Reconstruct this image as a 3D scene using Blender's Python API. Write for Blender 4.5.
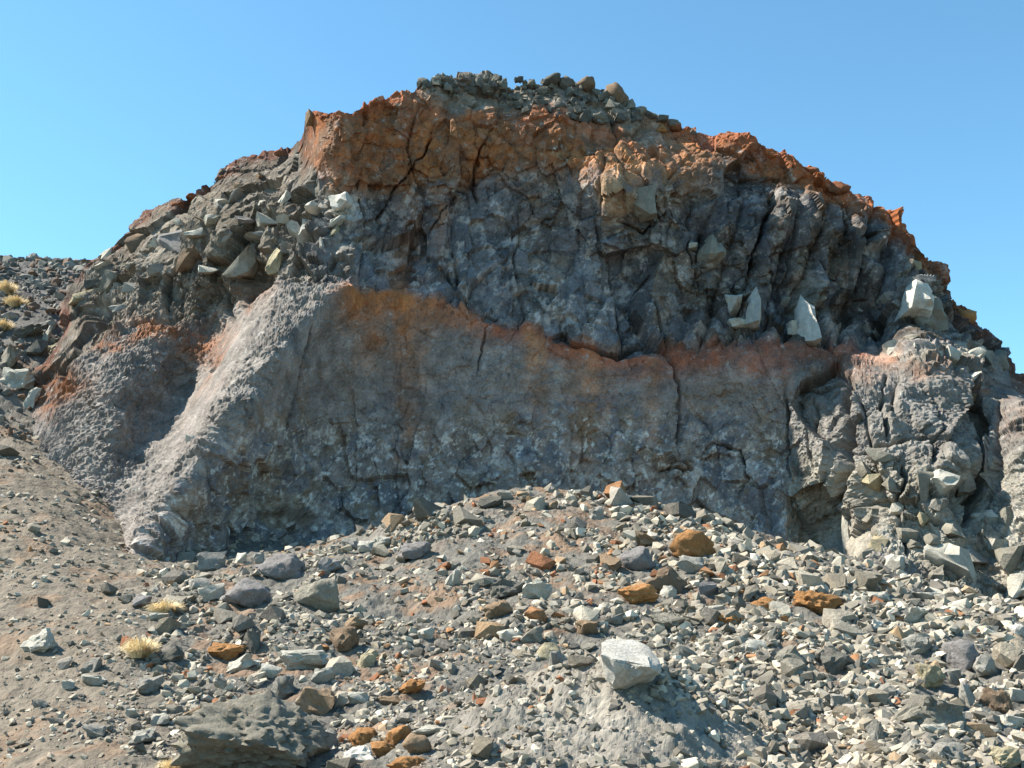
import bpy, bmesh, math, random
import numpy as np
from mathutils import Vector, Matrix

# ------------------------------------------------------------------ camera, sky, sun, exposure
for o in list(bpy.data.objects):
    bpy.data.objects.remove(o)
scene = bpy.context.scene
COL = scene.collection
PITCH = math.radians(13.0)
F = 1098.0                                   # focal length in picture pixels
EYE = np.array([0.0, 0.0, 1.6])
cam_d = bpy.data.cameras.new("camera")
cam_d.sensor_width = 36.0
cam_d.lens = F / 1024.0 * 36.0
cam_d.clip_start = 0.1
cam_d.clip_end = 5000.0
cam = bpy.data.objects.new("camera", cam_d)
COL.objects.link(cam)
cam.location = EYE
cam.rotation_euler = (math.pi / 2 + PITCH, 0, 0)
scene.camera = cam

SUN = np.array([-0.66, 0.08, 0.75]); SUN /= np.linalg.norm(SUN)
world = bpy.data.worlds.new("World")
scene.world = world
world.use_nodes = True
wn = world.node_tree
sky = wn.nodes.new("ShaderNodeTexSky")
sky.sky_type = 'NISHITA'
sky.sun_disc = False
sky.sun_elevation = math.asin(SUN[2])
sky.sun_rotation = math.atan2(SUN[0], SUN[1])
sky.altitude = 300.0
sky.air_density = 1.0
sky.dust_density = 0.05
sky.ozone_density = 0.6
bg = wn.nodes["Background"]
bg.inputs["Strength"].default_value = 0.094
tint = wn.nodes.new("ShaderNodeMix"); tint.data_type = 'RGBA'; tint.blend_type = 'MULTIPLY'; tint.inputs[0].default_value = 1.0
tint.inputs[7].default_value = (0.67, 1.03, 1.05, 1)      # the camera's rendering of a clear mountain sky
wn.links.new(sky.outputs[0], tint.inputs[6]); wn.links.new(tint.outputs[2], bg.inputs[0])
sun_d = bpy.data.lights.new("sun", 'SUN')
sun_d.energy = 5.0
sun_d.angle = math.radians(0.53)
sun_d.color = (1.0, 0.92, 0.79)
sun_o = bpy.data.objects.new("sun", sun_d)
COL.objects.link(sun_o)
sun_o.rotation_euler = Vector(SUN).to_track_quat('Z', 'Y').to_euler()
sun_o.location = (-20, 5, 30)
scene.view_settings.view_transform = 'Standard'
scene.view_settings.look = 'None'
scene.view_settings.exposure = 1.35
scene.view_settings.gamma = 1.0
scene.view_settings.use_curve_mapping = False

# ------------------------------------------------------------------ pixel <-> place
cp, sp_ = math.cos(PITCH), math.sin(PITCH)
def ray(px, py):
    a = (np.asarray(px, float) - 512.0) / F
    b = (384.0 - np.asarray(py, float)) / F
    return np.stack([a, cp - b * sp_, sp_ + b * cp], -1)      # right, forward, up
def at(px, py, Y):
    d = ray(px, py)
    return EYE + d * (np.asarray(Y, float) / d[..., 1])[..., None]
def project(P):
    v = np.asarray(P) - EYE
    f = v[..., 1] * cp + v[..., 2] * sp_
    u = -v[..., 1] * sp_ + v[..., 2] * cp
    return 512 + F * v[..., 0] / f, 384 - F * u / f

class TPS:
    def __init__(s, pts, val, reg=0.0):
        s.p = np.asarray(pts, float); n, d = s.p.shape
        K = s.k(np.linalg.norm(s.p[:, None] - s.p[None], axis=-1)) + reg * np.eye(n)
        Pm = np.hstack([np.ones((n, 1)), s.p])
        A = np.zeros((n + d + 1,) * 2); A[:n, :n] = K; A[:n, n:] = Pm; A[n:, :n] = Pm.T
        s.w = np.linalg.solve(A, np.concatenate([np.asarray(val, float), np.zeros(d + 1)]))
    @staticmethod
    def k(r): return r * r * np.log(r + 1e-9)
    def __call__(s, q):
        q = np.asarray(q, float); sh = q.shape[:-1]; q = q.reshape(-1, q.shape[-1]); n = len(s.p)
        out = np.full(len(q), s.w[n])
        for c in range(q.shape[1]): out += q[:, c] * s.w[n + 1 + c]
        for i in range(n):
            out += s.w[i] * s.k(np.sqrt(((q - s.p[i]) ** 2).sum(-1)))
        return out.reshape(sh)

# ------------------------------------------------------------------ noise
def hsh(ix, iy, iz, seed):
    h = (ix.astype(np.uint32) * np.uint32(374761393) + iy.astype(np.uint32) * np.uint32(668265263)
         + iz.astype(np.uint32) * np.uint32(2147483647) + np.uint32((seed * 974711 + 12345) & 0xffffffff))
    h = (h ^ (h >> np.uint32(13))) * np.uint32(1274126177)
    h = (h ^ (h >> np.uint32(15))) * np.uint32(2246822519)
    return h ^ (h >> np.uint32(16))
def rnd(ix, iy, iz, seed): return hsh(ix, iy, iz, seed) / np.float64(4294967295.0)
def perlin(P, seed=0):
    P = np.asarray(P, float)
    I = np.floor(P).astype(np.int64); f = P - I
    u = f * f * f * (f * (f * 6 - 15) + 10)
    out = 0.0
    for dx in (0, 1):
        for dy in (0, 1):
            for dz in (0, 1):
                h = hsh(I[..., 0] + dx, I[..., 1] + dy, I[..., 2] + dz, seed)
                gx = (h & np.uint32(1023)) / 511.5 - 1
                gy = ((h >> np.uint32(10)) & np.uint32(1023)) / 511.5 - 1
                gz = ((h >> np.uint32(20)) & np.uint32(1023)) / 511.5 - 1
                w = (u[..., 0] if dx else 1 - u[..., 0]) * (u[..., 1] if dy else 1 - u[..., 1]) * (u[..., 2] if dz else 1 - u[..., 2])
                out = out + w * (gx * (f[..., 0] - dx) + gy * (f[..., 1] - dy) + gz * (f[..., 2] - dz))
    return out * 1.2
def fbm(P, octv=4, seed=0, gain=0.5, billow=False):
    P = np.asarray(P, float); a, s = 1.0, 0.0
    for i in range(octv):
        n = perlin(P * (2.03 ** i) + i * 17.3, seed + i)
        s = s + a * (np.abs(n) * 2 - 0.4 if billow else n); a *= gain
    return s
def cells(P, seed=0):
    """Voronoi: F1, F2, random numbers of the nearest cell and the offset from its seed"""
    I = np.floor(P).astype(np.int64); N = P.shape[:-1]
    f1 = np.full(N, 9.0); f2 = np.full(N, 9.0); r = np.zeros(N + (4,)); off = np.zeros(N + (3,))
    for dx in (-1, 0, 1):
        for dy in (-1, 0, 1):
            for dz in (-1, 0, 1):
                c = I + (dx, dy, dz)
                j = np.stack([rnd(c[..., 0], c[..., 1], c[..., 2], seed + k) for k in range(3)], -1)
                dlt = P - (c + 0.12 + 0.76 * j)
                d = np.sqrt((dlt ** 2).sum(-1))
                m = d < f1
                f2 = np.where(m, f1, np.minimum(f2, d)); f1 = np.where(m, d, f1)
                rr = np.stack([rnd(c[..., 0], c[..., 1], c[..., 2], seed + 10 + k) for k in range(4)], -1)
                r = np.where(m[..., None], rr, r); off = np.where(m[..., None], dlt, off)
    return f1, f2, r, off
def facets(P, scale, seed, tilt=0.5, step=0.5, crack=0.3, cw=0.07):
    """broken angular blocks: each cell is a tilted flat face, with a crack between cells"""
    f1, f2, r, off = cells(P * scale, seed)
    d = (r[..., 0] - 0.5) * step + ((r[..., 1:4] - 0.5) * 2 * off).sum(-1) * tilt
    e = np.exp(-((f2 - f1) / cw) ** 2) * sstep(0.0, 0.35, perlin(P * scale * 0.8 + 7.7, seed + 5))
    return d - crack * e, e, r
def clods(P, scale, seed):
    """conglomerate: clods of uneven size standing out of the matrix"""
    f1, f2, r, off = cells(P * scale, seed)
    h = np.clip(1 - (f1 / (0.35 + 0.4 * r[..., 0])) ** 2, 0, 1) ** 0.5
    return h * (r[..., 1] ** 1.5) + ((r[..., 1:4] - 0.5) * off).sum(-1) * 0.6
def sstep(a, b, x):
    t = np.clip((x - a) / (b - a), 0, 1); return t * t * (3 - 2 * t)
def seg_dist(px, py, pts):
    """distance in pixels to a polyline, and place along it 0..1"""
    best = np.full(np.shape(px), 1e9); tt = np.zeros(np.shape(px)); n = len(pts) - 1
    for i in range(n):
        ax, ay = pts[i][:2]; bx, by = pts[i + 1][:2]
        vx, vy = bx - ax, by - ay; L = vx * vx + vy * vy
        t = np.clip(((px - ax) * vx + (py - ay) * vy) / L, 0, 1)
        d = np.hypot(px - ax - t * vx, py - ay - t * vy)
        m = d < best; best = np.where(m, d, best); tt = np.where(m, (i + t) / n, tt)
    return best, tt

# ------------------------------------------------------------------ materials
def nodes_of(name):
    m = bpy.data.materials.new(name); m.use_nodes = True
    nt = m.node_tree; b = nt.nodes["Principled BSDF"]
    b.inputs["Roughness"].default_value = 0.92
    b.inputs["Specular IOR Level"].default_value = 0.18
    return m, nt, b
def rock_material(name, source, bump=0.5, fine=1.0, lo=0.68, hi=1.35, dist=0.03, flecks=0.0):
    """albedo from the piece's own colour, mottled by mineral noise; fine relief by bump"""
    m, nt, b = nodes_of(name)
    N, L = nt.nodes.new, nt.links.new
    if source == 'attr':
        c = N("ShaderNodeVertexColor"); c.layer_name = "Col"; base = c.outputs["Color"]
        tc = N("ShaderNodeNewGeometry"); vec = tc.outputs["Position"]
    else:
        c = N("ShaderNodeObjectInfo"); base = c.outputs["Color"]
        tc = N("ShaderNodeNewGeometry"); vec = tc.outputs["Position"]
    n1 = N("ShaderNodeTexNoise"); n1.inputs["Scale"].default_value = 3.2 * fine; n1.inputs["Detail"].default_value = 9; n1.inputs["Roughness"].default_value = 0.68
    n2 = N("ShaderNodeTexNoise"); n2.inputs["Scale"].default_value = 26 * fine; n2.inputs["Detail"].default_value = 5; n2.inputs["Roughness"].default_value = 0.7
    L(vec, n1.inputs["Vector"]); L(vec, n2.inputs["Vector"])
    add = N("ShaderNodeMath"); add.operation = 'MULTIPLY_ADD'; add.inputs[1].default_value = 0.55
    mul2 = N("ShaderNodeMath"); mul2.operation = 'MULTIPLY'; mul2.inputs[1].default_value = 0.45
    L(n2.outputs["Fac"], mul2.inputs[0]); L(n1.outputs["Fac"], add.inputs[0]); L(mul2.outputs[0], add.inputs[2])
    mr = N("ShaderNodeMapRange"); mr.inputs["From Min"].default_value = 0.32; mr.inputs["From Max"].default_value = 0.68
    mr.inputs["To Min"].default_value = lo; mr.inputs["To Max"].default_value = hi
    L(add.outputs[0], mr.inputs["Value"])
    if flecks:                                   # pale mineral flecks and dark pits with crisp edges
        n4 = N("ShaderNodeTexNoise"); n4.inputs["Scale"].default_value = 4.5; n4.inputs["Detail"].default_value = 10; n4.inputs["Roughness"].default_value = 0.78
        L(vec, n4.inputs["Vector"])
        r4 = N("ShaderNodeMapRange"); r4.inputs["From Min"].default_value = 0.56; r4.inputs["From Max"].default_value = 0.63; r4.inputs["To Max"].default_value = flecks
        L(n4.outputs["Fac"], r4.inputs["Value"])
        mx = N("ShaderNodeMix"); mx.data_type = 'RGBA'; mx.inputs[7].default_value = (0.36, 0.345, 0.32, 1)
        L(r4.outputs[0], mx.inputs[0]); L(base, mx.inputs[6]); base = mx.outputs[2]
        r5 = N("ShaderNodeMapRange"); r5.inputs["From Min"].default_value = 0.43; r5.inputs["From Max"].default_value = 0.36; r5.inputs["To Max"].default_value = 0.6
        L(n4.outputs["Fac"], r5.inputs["Value"])
        mx = N("ShaderNodeMix"); mx.data_type = 'RGBA'; mx.inputs[7].default_value = (0.05, 0.048, 0.048, 1)
        L(r5.outputs[0], mx.inputs[0]); L(base, mx.inputs[6]); base = mx.outputs[2]
    vm = N("ShaderNodeVectorMath"); vm.operation = 'SCALE'
    L(base, vm.inputs[0]); L(mr.outputs[0], vm.inputs["Scale"])
    L(vm.outputs[0], b.inputs["Base Color"])
    bp = N("ShaderNodeBump"); bp.inputs["Strength"].default_value = bump; bp.inputs["Distance"].default_value = dist
    n3 = N("ShaderNodeTexNoise"); n3.inputs["Scale"].default_value = 13 * fine; n3.inputs["Detail"].default_value = 8; n3.inputs["Roughness"].default_value = 0.72
    L(vec, n3.inputs["Vector"]); L(n3.outputs["Fac"], bp.inputs["Height"]); L(bp.outputs[0], b.inputs["Normal"])
    return m
M_CLIFF = rock_material("cliff_rock", 'attr', 0.6, 0.9, 0.45, 1.65, 0.06, 0.6)
M_GROUND = rock_material("scree_earth", 'attr', 0.7, 1.6, 0.7, 1.35, 0.03)
M_STONE = rock_material("stone", 'obj', 0.9, 2.0, 0.55, 1.45, 0.045)
M_GRAVEL = rock_material("gravel_stone", 'attr', 0.3, 3.0, 0.75, 1.25, 0.01)
m, nt, b = nodes_of("dry_straw")
oi = nt.nodes.new("ShaderNodeVertexColor"); oi.layer_name = "Col"
nt.links.new(oi.outputs["Color"], b.inputs["Base Color"]); b.inputs["Roughness"].default_value = 0.7
M_STRAW = m

# ------------------------------------------------------------------ mesh helpers
ALB = 0.53                                   # overall reflectance of this dull volcanic rock
def mesh_from(name, V, Fc, mat, colors=None, smooth=True):
    me = bpy.data.meshes.new(name)
    V = np.ascontiguousarray(V, dtype=np.float32); Fc = np.ascontiguousarray(Fc, dtype=np.int32)
    k = Fc.shape[1]
    me.vertices.add(len(V)); me.vertices.foreach_set("co", V.ravel())
    me.loops.add(Fc.size); me.loops.foreach_set("vertex_index", Fc.ravel())
    me.polygons.add(len(Fc)); me.polygons.foreach_set("loop_start", np.arange(0, Fc.size, k, dtype=np.int32))
    me.polygons.foreach_set("use_smooth", np.full(len(Fc), smooth))
    me.update(calc_edges=True)
    if colors is not None:
        ca = me.color_attributes.new("Col", 'FLOAT_COLOR', 'POINT')
        c = np.ones((len(V), 4), np.float32); c[:, :3] = np.asarray(colors) * (1.0 if mat is M_STRAW else 0.75 if mat is M_GRAVEL else ALB)
        ca.data.foreach_set("color", c.ravel())
    me.materials.append(mat)
    me.validate()
    return me
def link(name, me, parent=None, **props):
    o = bpy.data.objects.new(name, me); COL.objects.link(o)
    if parent is not None: o.parent = parent
    for k, v in props.items(): o[k] = v
    return o
def grid_faces(nr, nc):
    i = np.arange(nr * nc).reshape(nr, nc)
    return np.stack([i[:-1, :-1], i[:-1, 1:], i[1:, 1:], i[1:, :-1]], -1)
def submesh(V, C, Fq):
    u, inv = np.unique(Fq.ravel(), return_inverse=True)
    return V[u], C[u], inv.reshape(Fq.shape)

# ------------------------------------------------------------------ ground: one sheet z(x, y)
G_PIX = [(-260,800,9),(0,768,8.5),(250,775,8),(512,792,7.5),(800,775,7.8),(1024,772,8.2),(1300,800,9),
  (-220,640,12),(0,640,11.5),(140,655,11),(0,540,15.5),(75,535,16.6),(70,487,19),(30,447,20.8),(0,440,20.6),(-200,450,20.5),
  (140,560,17.3),(250,553,18.0),(380,534,18.4),(440,513,18.7),(500,499,19.0),(560,497,19.2),(620,506,19.0),(740,542,18.6),(850,563,18.5),(930,593,18.0),(1024,604,17.4),(1300,640,16),
  (300,600,13.4),(520,580,13.6),(630,665,10.6),(800,640,11.5),(950,665,10.8),(110,705,9.7),(360,680,10.3),
  (0,380,23.0),(0,330,25.5),(40,322,26.0),(0,266,32.0),(60,273,32.0),(-200,300,30),(-200,220,38),(90,268,32.5)]
G_W = [(0,2.5,0.05),(-9,2,0.2),(9,2,0.1),(0,-8,0),(-12,-8,0),(12,-8,0),
  (-3,20.8,3.2),(1,21.3,3.1),(4,20.8,2.7),(0,25,3.5),(6,25,3.5),(-5,24,4.2),(-8.3,23.5,5.2),(10,22,2.5),
  (0,36,8.5),(8,36,7.5),(16,34,5.5),(-6,36,10.5),(22,24,2.5),(22,12,1.5),(-22,12,2.5),(-24,24,8.5),(0,46,9),(-18,46,14.5),(18,46,6)]
gp = at(np.array([p[0] for p in G_PIX]), np.array([p[1] for p in G_PIX]), np.array([p[2] for p in G_PIX]))
gxy = np.vstack([gp[:, :2], np.array([p[:2] for p in G_W])])
gz = np.concatenate([gp[:, 2], [p[2] for p in G_W]])
g_tps = TPS(gxy, gz, 0.02)
def ground_base(x, y):
    xc, yc = np.clip(x, -26, 24), np.clip(y, -10, 48)
    z = g_tps(np.stack([xc, yc], -1))
    out = np.hypot(x - xc, y - yc)
    z = z * np.exp(-(out / 60.0) ** 2)
    z = z + 0.56 * np.exp(-((x - 0.8) / np.where(x > 0.8, 0.75, 1.25)) ** 2 - ((y - 8.7) / 1.1) ** 2)           # grey hump at the foot
    z = z - 0.30 * np.exp(-((x - 2.35) / 0.5) ** 2 - ((y - 8.6) / 1.1) ** 2)
    z = z + 0.28 * np.exp(-((x + 1.15) / 0.75) ** 2 - ((y - 16.2) / 0.7) ** 2)           # buried lumps under the crest
    return z
def lump_mask(x, y):
    a = np.exp(-(((x - 0.8) / 1.3) ** 2 + ((y - 8.2) / 1.0) ** 2) ** 2)
    c = np.exp(-(((x + 1.2) / 0.9) ** 2 + ((y - 16.2) / 0.8) ** 2) ** 2)
    return np.clip(a + c, 0, 1)
def dirt_mask(x, y):                          # bare earth slope at the left, rubble elsewhere
    px, py = project(np.stack([x, y, ground_base(x, y)], -1))
    n = perlin(np.stack([x, y, 0 * x], -1) * 0.5, 77)
    edge = 150 + (py - 520) * 0.12
    return sstep(edge + 70, edge - 60, px + 90 * n) * sstep(395, 450, py)
def ground_z(x, y):
    z = ground_base(x, y)
    P = np.stack([x, y, z * 0.6], -1)
    lm = lump_mask(x, y); dm = dirt_mask(x, y)
    far = np.exp(-(np.maximum(np.hypot(x, y - 15) - 30, 0) / 30) ** 2)
    z = z + (0.16 - 0.07 * dm) * fbm(P * 0.75, 3, 3) * far
    z = z + (0.035 + 0.02 * (1 - dm)) * fbm(P * 4.0, 4, 9, 0.6) * far
    z = z + lm * (0.05 * fbm(P * 2.2, 3, 21, 0.6) + 0.025 * clods(P, 4.0, 23) + 0.014 * clods(P, 9.0, 24) + 0.022 * fbm(P * 10, 3, 25, 0.7))
    return z
def pix_ground(px, py):
    """where the sight line through a pixel meets the ground"""
    d = ray(px, py); Ys = np.arange(6.5, 45, 0.06)
    P = EYE + d * (Ys / d[1])[:, None]
    g = ground_base(P[:, 0], P[:, 1])
    k = np.argmax(P[:, 2] < g)
    return P[k]

# fan of rows so that cells stay a few pixels wide everywhere
th = np.concatenate([np.linspace(-3.1, -0.62, 26)[:-1], np.linspace(-0.62, 0.60, 760), np.linspace(0.60, 3.1, 26)[1:]])
rr = np.concatenate([np.linspace(0.5, 6.8, 22)[:-1], np.exp(np.linspace(math.log(6.8), math.log(21.5), 420)), np.exp(np.linspace(math.log(21.6), math.log(40), 100)), np.exp(np.linspace(math.log(41), math.log(3000), 24))])
TH, RR = np.meshgrid(th, rr)
GX, GY = RR * np.sin(TH), RR * np.cos(TH)
GZ = ground_z(GX, GY)
gV = np.stack([GX, GY, GZ], -1).reshape(-1, 3)
gx, gy = gV[:, 0], gV[:, 1]
dm = dirt_mask(gx, gy); lm = lump_mask(gx, gy)
P3 = np.stack([gx, gy, gV[:, 2]], -1)
earth = np.array([0.30, 0.255, 0.20]); grit = np.array([0.235, 0.222, 0.195]); rust = np.array([0.40, 0.24, 0.14]); pale = np.array([0.46, 0.42, 0.36])
c = grit + (earth - grit) * dm[:, None]
ru = sstep(0.12, 0.42, fbm(P3 * 1.1, 4, 31, 0.6)) * (0.75 - 0.25 * dm)
gpx, gpy = project(gV)
ru = np.clip(ru + 0.8 * np.exp(-(((gpx - 560) / 110) ** 2 + ((gpy - 545) / 50) ** 2)) * sstep(-0.15, 0.3, fbm(P3 * 2.2, 4, 32)), 0, 1)
ru = ru * sstep(1000, 700, gpx)
c = c + (rust - c) * (0.78 * ru * (1 - lm))[:, None]
c = c + (pale - c) * (lm * (0.75 + 0.4 * fbm(P3 * 2.5, 3, 40)))[:, None].clip(0, 1)
c = c * (1 + 0.32 * fbm(P3 * 5.0, 3, 45, 0.7))[:, None]
hill = sstep(23, 27, gy) * sstep(-4, -9, gx)
c = c + (np.array([0.17, 0.16, 0.15]) * (1 + 0.3 * fbm(P3 * 2, 3, 46))[:, None] - c) * hill[:, None]
ground = link("ground", mesh_from("ground", gV, grid_faces(len(rr), len(th)).reshape(-1, 4), M_GROUND, np.clip(c, 0.02, 0.7), False), kind="structure")

# ------------------------------------------------------------------ cliff
RIM = [(20,455),(28,412),(48,374),(60,342),(72,310),(86,276),(98,262),(112,246),(124,234),(132,227),(150,220),(165,207),(180,202),(205,184),(218,178),(246,163),(276,154),(301,138),(305,126),(305,116),(312,107),(332,108),(355,108),(370,103),(401,95),(411,94),(418,85),(440,79),(500,80),(560,80),(600,90),(618,96),(632,108),(660,119),(685,128),(699,133),(729,137),(765,144),(788,145),(794,160),(816,168),(822,180),(844,185),(860,188),(873,193),(886,204),(896,220),(914,236),(919,254),(939,271),(947,294),(966,312),(980,330),(992,333),(1004,347),(1012,374),(1030,384),(1100,420),(1200,470),(1300,520)]
BOT = [(20,480),(50,520),(80,540),(140,595),(250,592),(380,580),(500,560),(620,565),(740,595),(850,615),(930,640),(1024,655),(1300,680)]
C_PT = [
 # lower tuff wall
 (380,560,20.9),(380,520,20.9),(450,530,21.1),(520,540,21.2),(620,545,21.2),(740,570,21.2),(450,430,21.3),(560,430,21.5),(660,440,21.5),(740,460,21.6),(760,530,21.3),
 (400,300,21.4),(480,310,21.5),(560,340,21.6),(650,365,21.5),(740,362,21.3),(720,400,21.7),(800,354,21.35),
 # upper lava wall
 (380,240,21.8),(470,240,22.0),(560,260,22.1),(650,280,22.15),(740,270,22.2),(820,260,22.2),(880,300,22.4),(740,335,22.0),(820,340,22.0),(670,335,22.0),(870,345,22.1),
 (330,190,21.7),(400,180,21.7),(480,170,21.8),(560,180,21.9),(640,215,21.75),(720,190,22.0),(800,200,22.1),(870,230,22.3),(920,290,22.1),(945,320,22.2),
 # cap
 (312,112,21.5),(320,150,21.4),(370,110,21.4),(370,150,21.35),(420,110,21.5),(480,110,21.7),(480,95,22.0),(560,100,22.2),(560,125,21.75),(590,150,21.75),(606,190,21.3),(625,150,21.6),(660,188,21.45),(650,135,22.3),(700,145,22.4),(710,170,21.9),(770,155,22.3),(800,175,22.4),(850,200,22.5),(890,225,22.6),(915,250,22.7),(945,295,22.8),(985,338,22.8),(1010,372,22.6),
 # spur at the left: ridge, its right flank, its left flank
 (352,262,21.0),(335,300,20.5),(290,335,19.75),(250,390,19.0),(220,435,18.5),(180,495,17.85),(140,552,17.15),(130,585,16.9),
 (345,340,21.0),(320,400,20.75),(300,450,20.5),(270,500,20.1),(300,550,20.4),(220,530,19.0),(240,570,19.6),(180,560,18.0),
 (275,300,20.75),(238,345,20.3),(207,400,19.65),(178,450,19.05),(155,500,18.3),(125,545,17.8),
 (256,288,21.9),(222,335,22.35),(194,388,21.75),(160,436,20.7),(140,478,19.6),(108,535,18.5),
 (190,340,22.35),(165,375,22.05),(140,352,21.95),(150,400,21.6),(185,405,21.45),(120,385,21.1),(98,372,21.5),(110,430,20.4),(105,480,19.5),(70,430,21.1),(60,470,20.2),(35,430,21.8),(80,525,19.0),(150,430,21.0),
 # upper left slope
 (345,215,21.5),(320,240,21.5),(295,170,23.2),(300,205,22.4),(250,200,23.2),(250,260,22.3),(200,215,24.0),(200,280,22.9),(150,240,24.4),(150,300,23.2),(105,260,25.4),(100,310,23.8),(75,320,24.4),(45,390,23.0),(250,165,24.6),(200,190,25.0),(140,226,25.5),(295,145,23.9),
 # pillars at the right
 (795,400,21.0),(820,376,21.1),(820,412,20.7),(825,450,20.45),(820,488,20.6),(812,530,21.2),(836,535,21.0),(820,590,21.2),(788,480,20.95),(785,540,20.8),
 (860,375,20.5),(910,348,20.9),(940,380,20.3),(900,420,19.7),(910,480,19.2),(900,540,18.8),(900,600,18.5),(860,560,18.8),(860,470,19.5),(950,520,18.9),(960,460,19.4),(940,630,18.2),
 (975,420,20.4),(985,480,19.7),(990,380,21.0),(1015,400,20.3),(1010,470,19.1),(1015,540,18.5),(980,545,18.9),(1020,630,17.9),(1100,440,20.0),(1100,560,17.8),(1200,500,19.5),(1200,620,17.2),(1300,560,19.5),(1300,660,17)]
_c = np.array(C_PT, float)
c_tps = TPS(_c[:, :2] / 100.0, _c[:, 2], 0.0015)
nc = 860
cpx = np.concatenate([np.linspace(20, 1030, 770), np.linspace(1033, 1300, nc - 770)])
rim = np.interp(cpx, [p[0] for p in RIM], [p[1] for p in RIM])
bot = np.interp(cpx, [p[0] for p in BOT], [p[1] for p in BOT])
kern = np.exp(-np.linspace(-2.5, 2.5, 61) ** 2); kern /= kern.sum()
mid = np.convolve(np.pad(rim, 30, mode='edge'), kern, 'valid')
mid = np.minimum(mid + 45, bot - 8); mid = np.maximum(mid, rim + 4)
nlo, nhi = 285, 60
v1 = np.linspace(0, 1, nlo)[:, None]; v2 = np.linspace(0, 1, nhi + 1)[1:, None]
PY = np.vstack([bot + (mid - bot) * v1, mid + (rim - mid) * v2])
PX = np.broadcast_to(cpx, PY.shape).copy()
YY = c_tps(np.stack([PX, PY], -1) / 100.0)
Pf = at(PX, PY, YY)
# roll over the rim and run back into the hill
tb = np.concatenate([[0.04, 0.1, 0.18], np.linspace(0.28, 2.5, 22), np.linspace(2.8, 12, 16)])
backs = []
for t in tb:
    q = Pf[-1].copy(); q[:, 1] += t; q[:, 2] += 0.02 - 0.05 * t - 0.035 * t * t; backs.append(q)
Pb = np.stack(backs); 
P = np.concatenate([Pf, Pb]); PXa = np.concatenate([PX, np.broadcast_to(cpx, Pb.shape[:2])]); PYa = np.concatenate([PY, np.broadcast_to(rim, Pb.shape[:2])])
def normals(P):
    du = np.gradient(P, axis=1); dv = np.gradient(P, axis=0)
    n = np.cross(du, dv); return n / (np.linalg.norm(n, axis=-1, keepdims=True) + 1e-9)
def blur(A, k, ax):
    w = np.ones(k) / k
    return np.apply_along_axis(lambda r: np.convolve(np.pad(r, k // 2, mode='edge'), w, 'valid'), ax, A)
N0 = normals(P)
N0 = np.stack([blur(blur(N0[..., i], 9, 0), 9, 1) for i in range(3)], -1)
N0 /= np.linalg.norm(N0, axis=-1, keepdims=True)
flip = np.sign((N0 * (EYE - P)).sum(-1).mean()); N0 = N0 * flip

# --- zones (soft masks traced on the face)
wx = PXa + 14 * fbm(P * 0.9, 3, 61) ; wy = PYa + 12 * fbm(P * 0.9, 3, 62)
band_y = np.interp(wx, [20,60,130,200,270,330,400,470,530,600,660,700,760,840,870,960,1030,1300], [400,380,325,322,285,283,288,315,330,350,352,348,347,352,352,350,372,500])
ridge_x = np.interp(wy, [100,262,300,335,390,435,495,552,600], [352,352,335,292,252,222,182,142,120])
upper = sstep(6, -8, wy - band_y)                          # lava above the baked band
spur = sstep(10, -10, wx - ridge_x) * sstep(250, 275, wy)  # lit tuff at the left
pill = sstep(785, 800, wx) * sstep(352, 368, wy) ; pill = np.maximum(pill, sstep(985, 1000, wx) * sstep(372, 384, wy))
lslope = sstep(330, 300, wx) * upper
smoothw = (1 - upper) * (1 - spur) * (1 - pill)
# cap lower edge
cap_y = np.interp(wx, [250,310,340,400,430,470,520,560,600,650,700,740,790,830,870,920,960,1300], [135,165,205,195,185,178,170,165,178,178,160,162,190,205,222,255,300,300])
capm = sstep(12, -12, wy - cap_y) * sstep(296, 306, wx)
# --- displacement
D = 0.0
D = D + 0.16 * fbm(P * 0.6, 3, 1) * (1 - 0.5 * capm)
Pl = P + 0.05 * np.stack([perlin(P * 1.3, 5), perlin(P * 1.3, 6), perlin(P * 1.3, 7)], -1)
sc = np.array([1.0, 0.8, 0.55])
fa, ea, ra = facets(Pl * sc, 0.95, 100, 0.95, 0.8, 0.34, 0.05)
fb, eb, rb = facets(Pl * np.array([1, 1, 0.8]), 2.2, 130, 1.0, 0.8, 0.2, 0.07)
fc, ec, rc = facets(P, 5.2, 160, 0.9, 0.8, 0.1, 0.1)
lava = upper * (1 - 0.75 * capm)
D = D + lava * (1 - 0.5 * lslope) * (0.46 * fa + 0.15 * fb + 0.05 * fc)
D = D + lslope * 0.16 * fa
D = D + capm * (0.12 * fa + 0.07 * fb + 0.035 * fc + 0.09 * fbm(P * 1.6, 4, 11, 0.55))
gran = np.maximum(spur, pill)
gr = fbm(P * 3.2, 5, 41, 0.62, True)
cl1 = clods(P, 3.0, 180); cl2 = clods(P + 3.3, 6.5, 190); cl3 = clods(P + 1.7, 13.0, 200)
D = D + gran * ((0.03 * cl1 + 0.042 * cl2 + 0.03 * cl3) * (1 - 0.3 * pill) + (0.045 - 0.015 * pill) * fc + (0.09 - 0.02 * pill) * fbm(P * 1.1, 3, 44, 0.6) + (0.05 + 0.03 * pill) * fb + 0.03 * fbm(P * 12, 3, 47, 0.75))
D = D + pill * (0.36 * fa + 0.03 * fb + sstep(430, 480, wy) * (0.06 * fb + 0.02 * fc + 0.14 * fa))
rd, rt = seg_dist(PXa + 6 * perlin(P * 2, 95), PYa, [(352,262),(335,298),(290,335),(250,390),(220,435),(180,495),(140,552)])
D = D + 0.22 * np.clip(1 - rd / 26, 0, 1)
lx = np.interp(wy, [285,345,400,450,500], [268,232,202,172,135])
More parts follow.
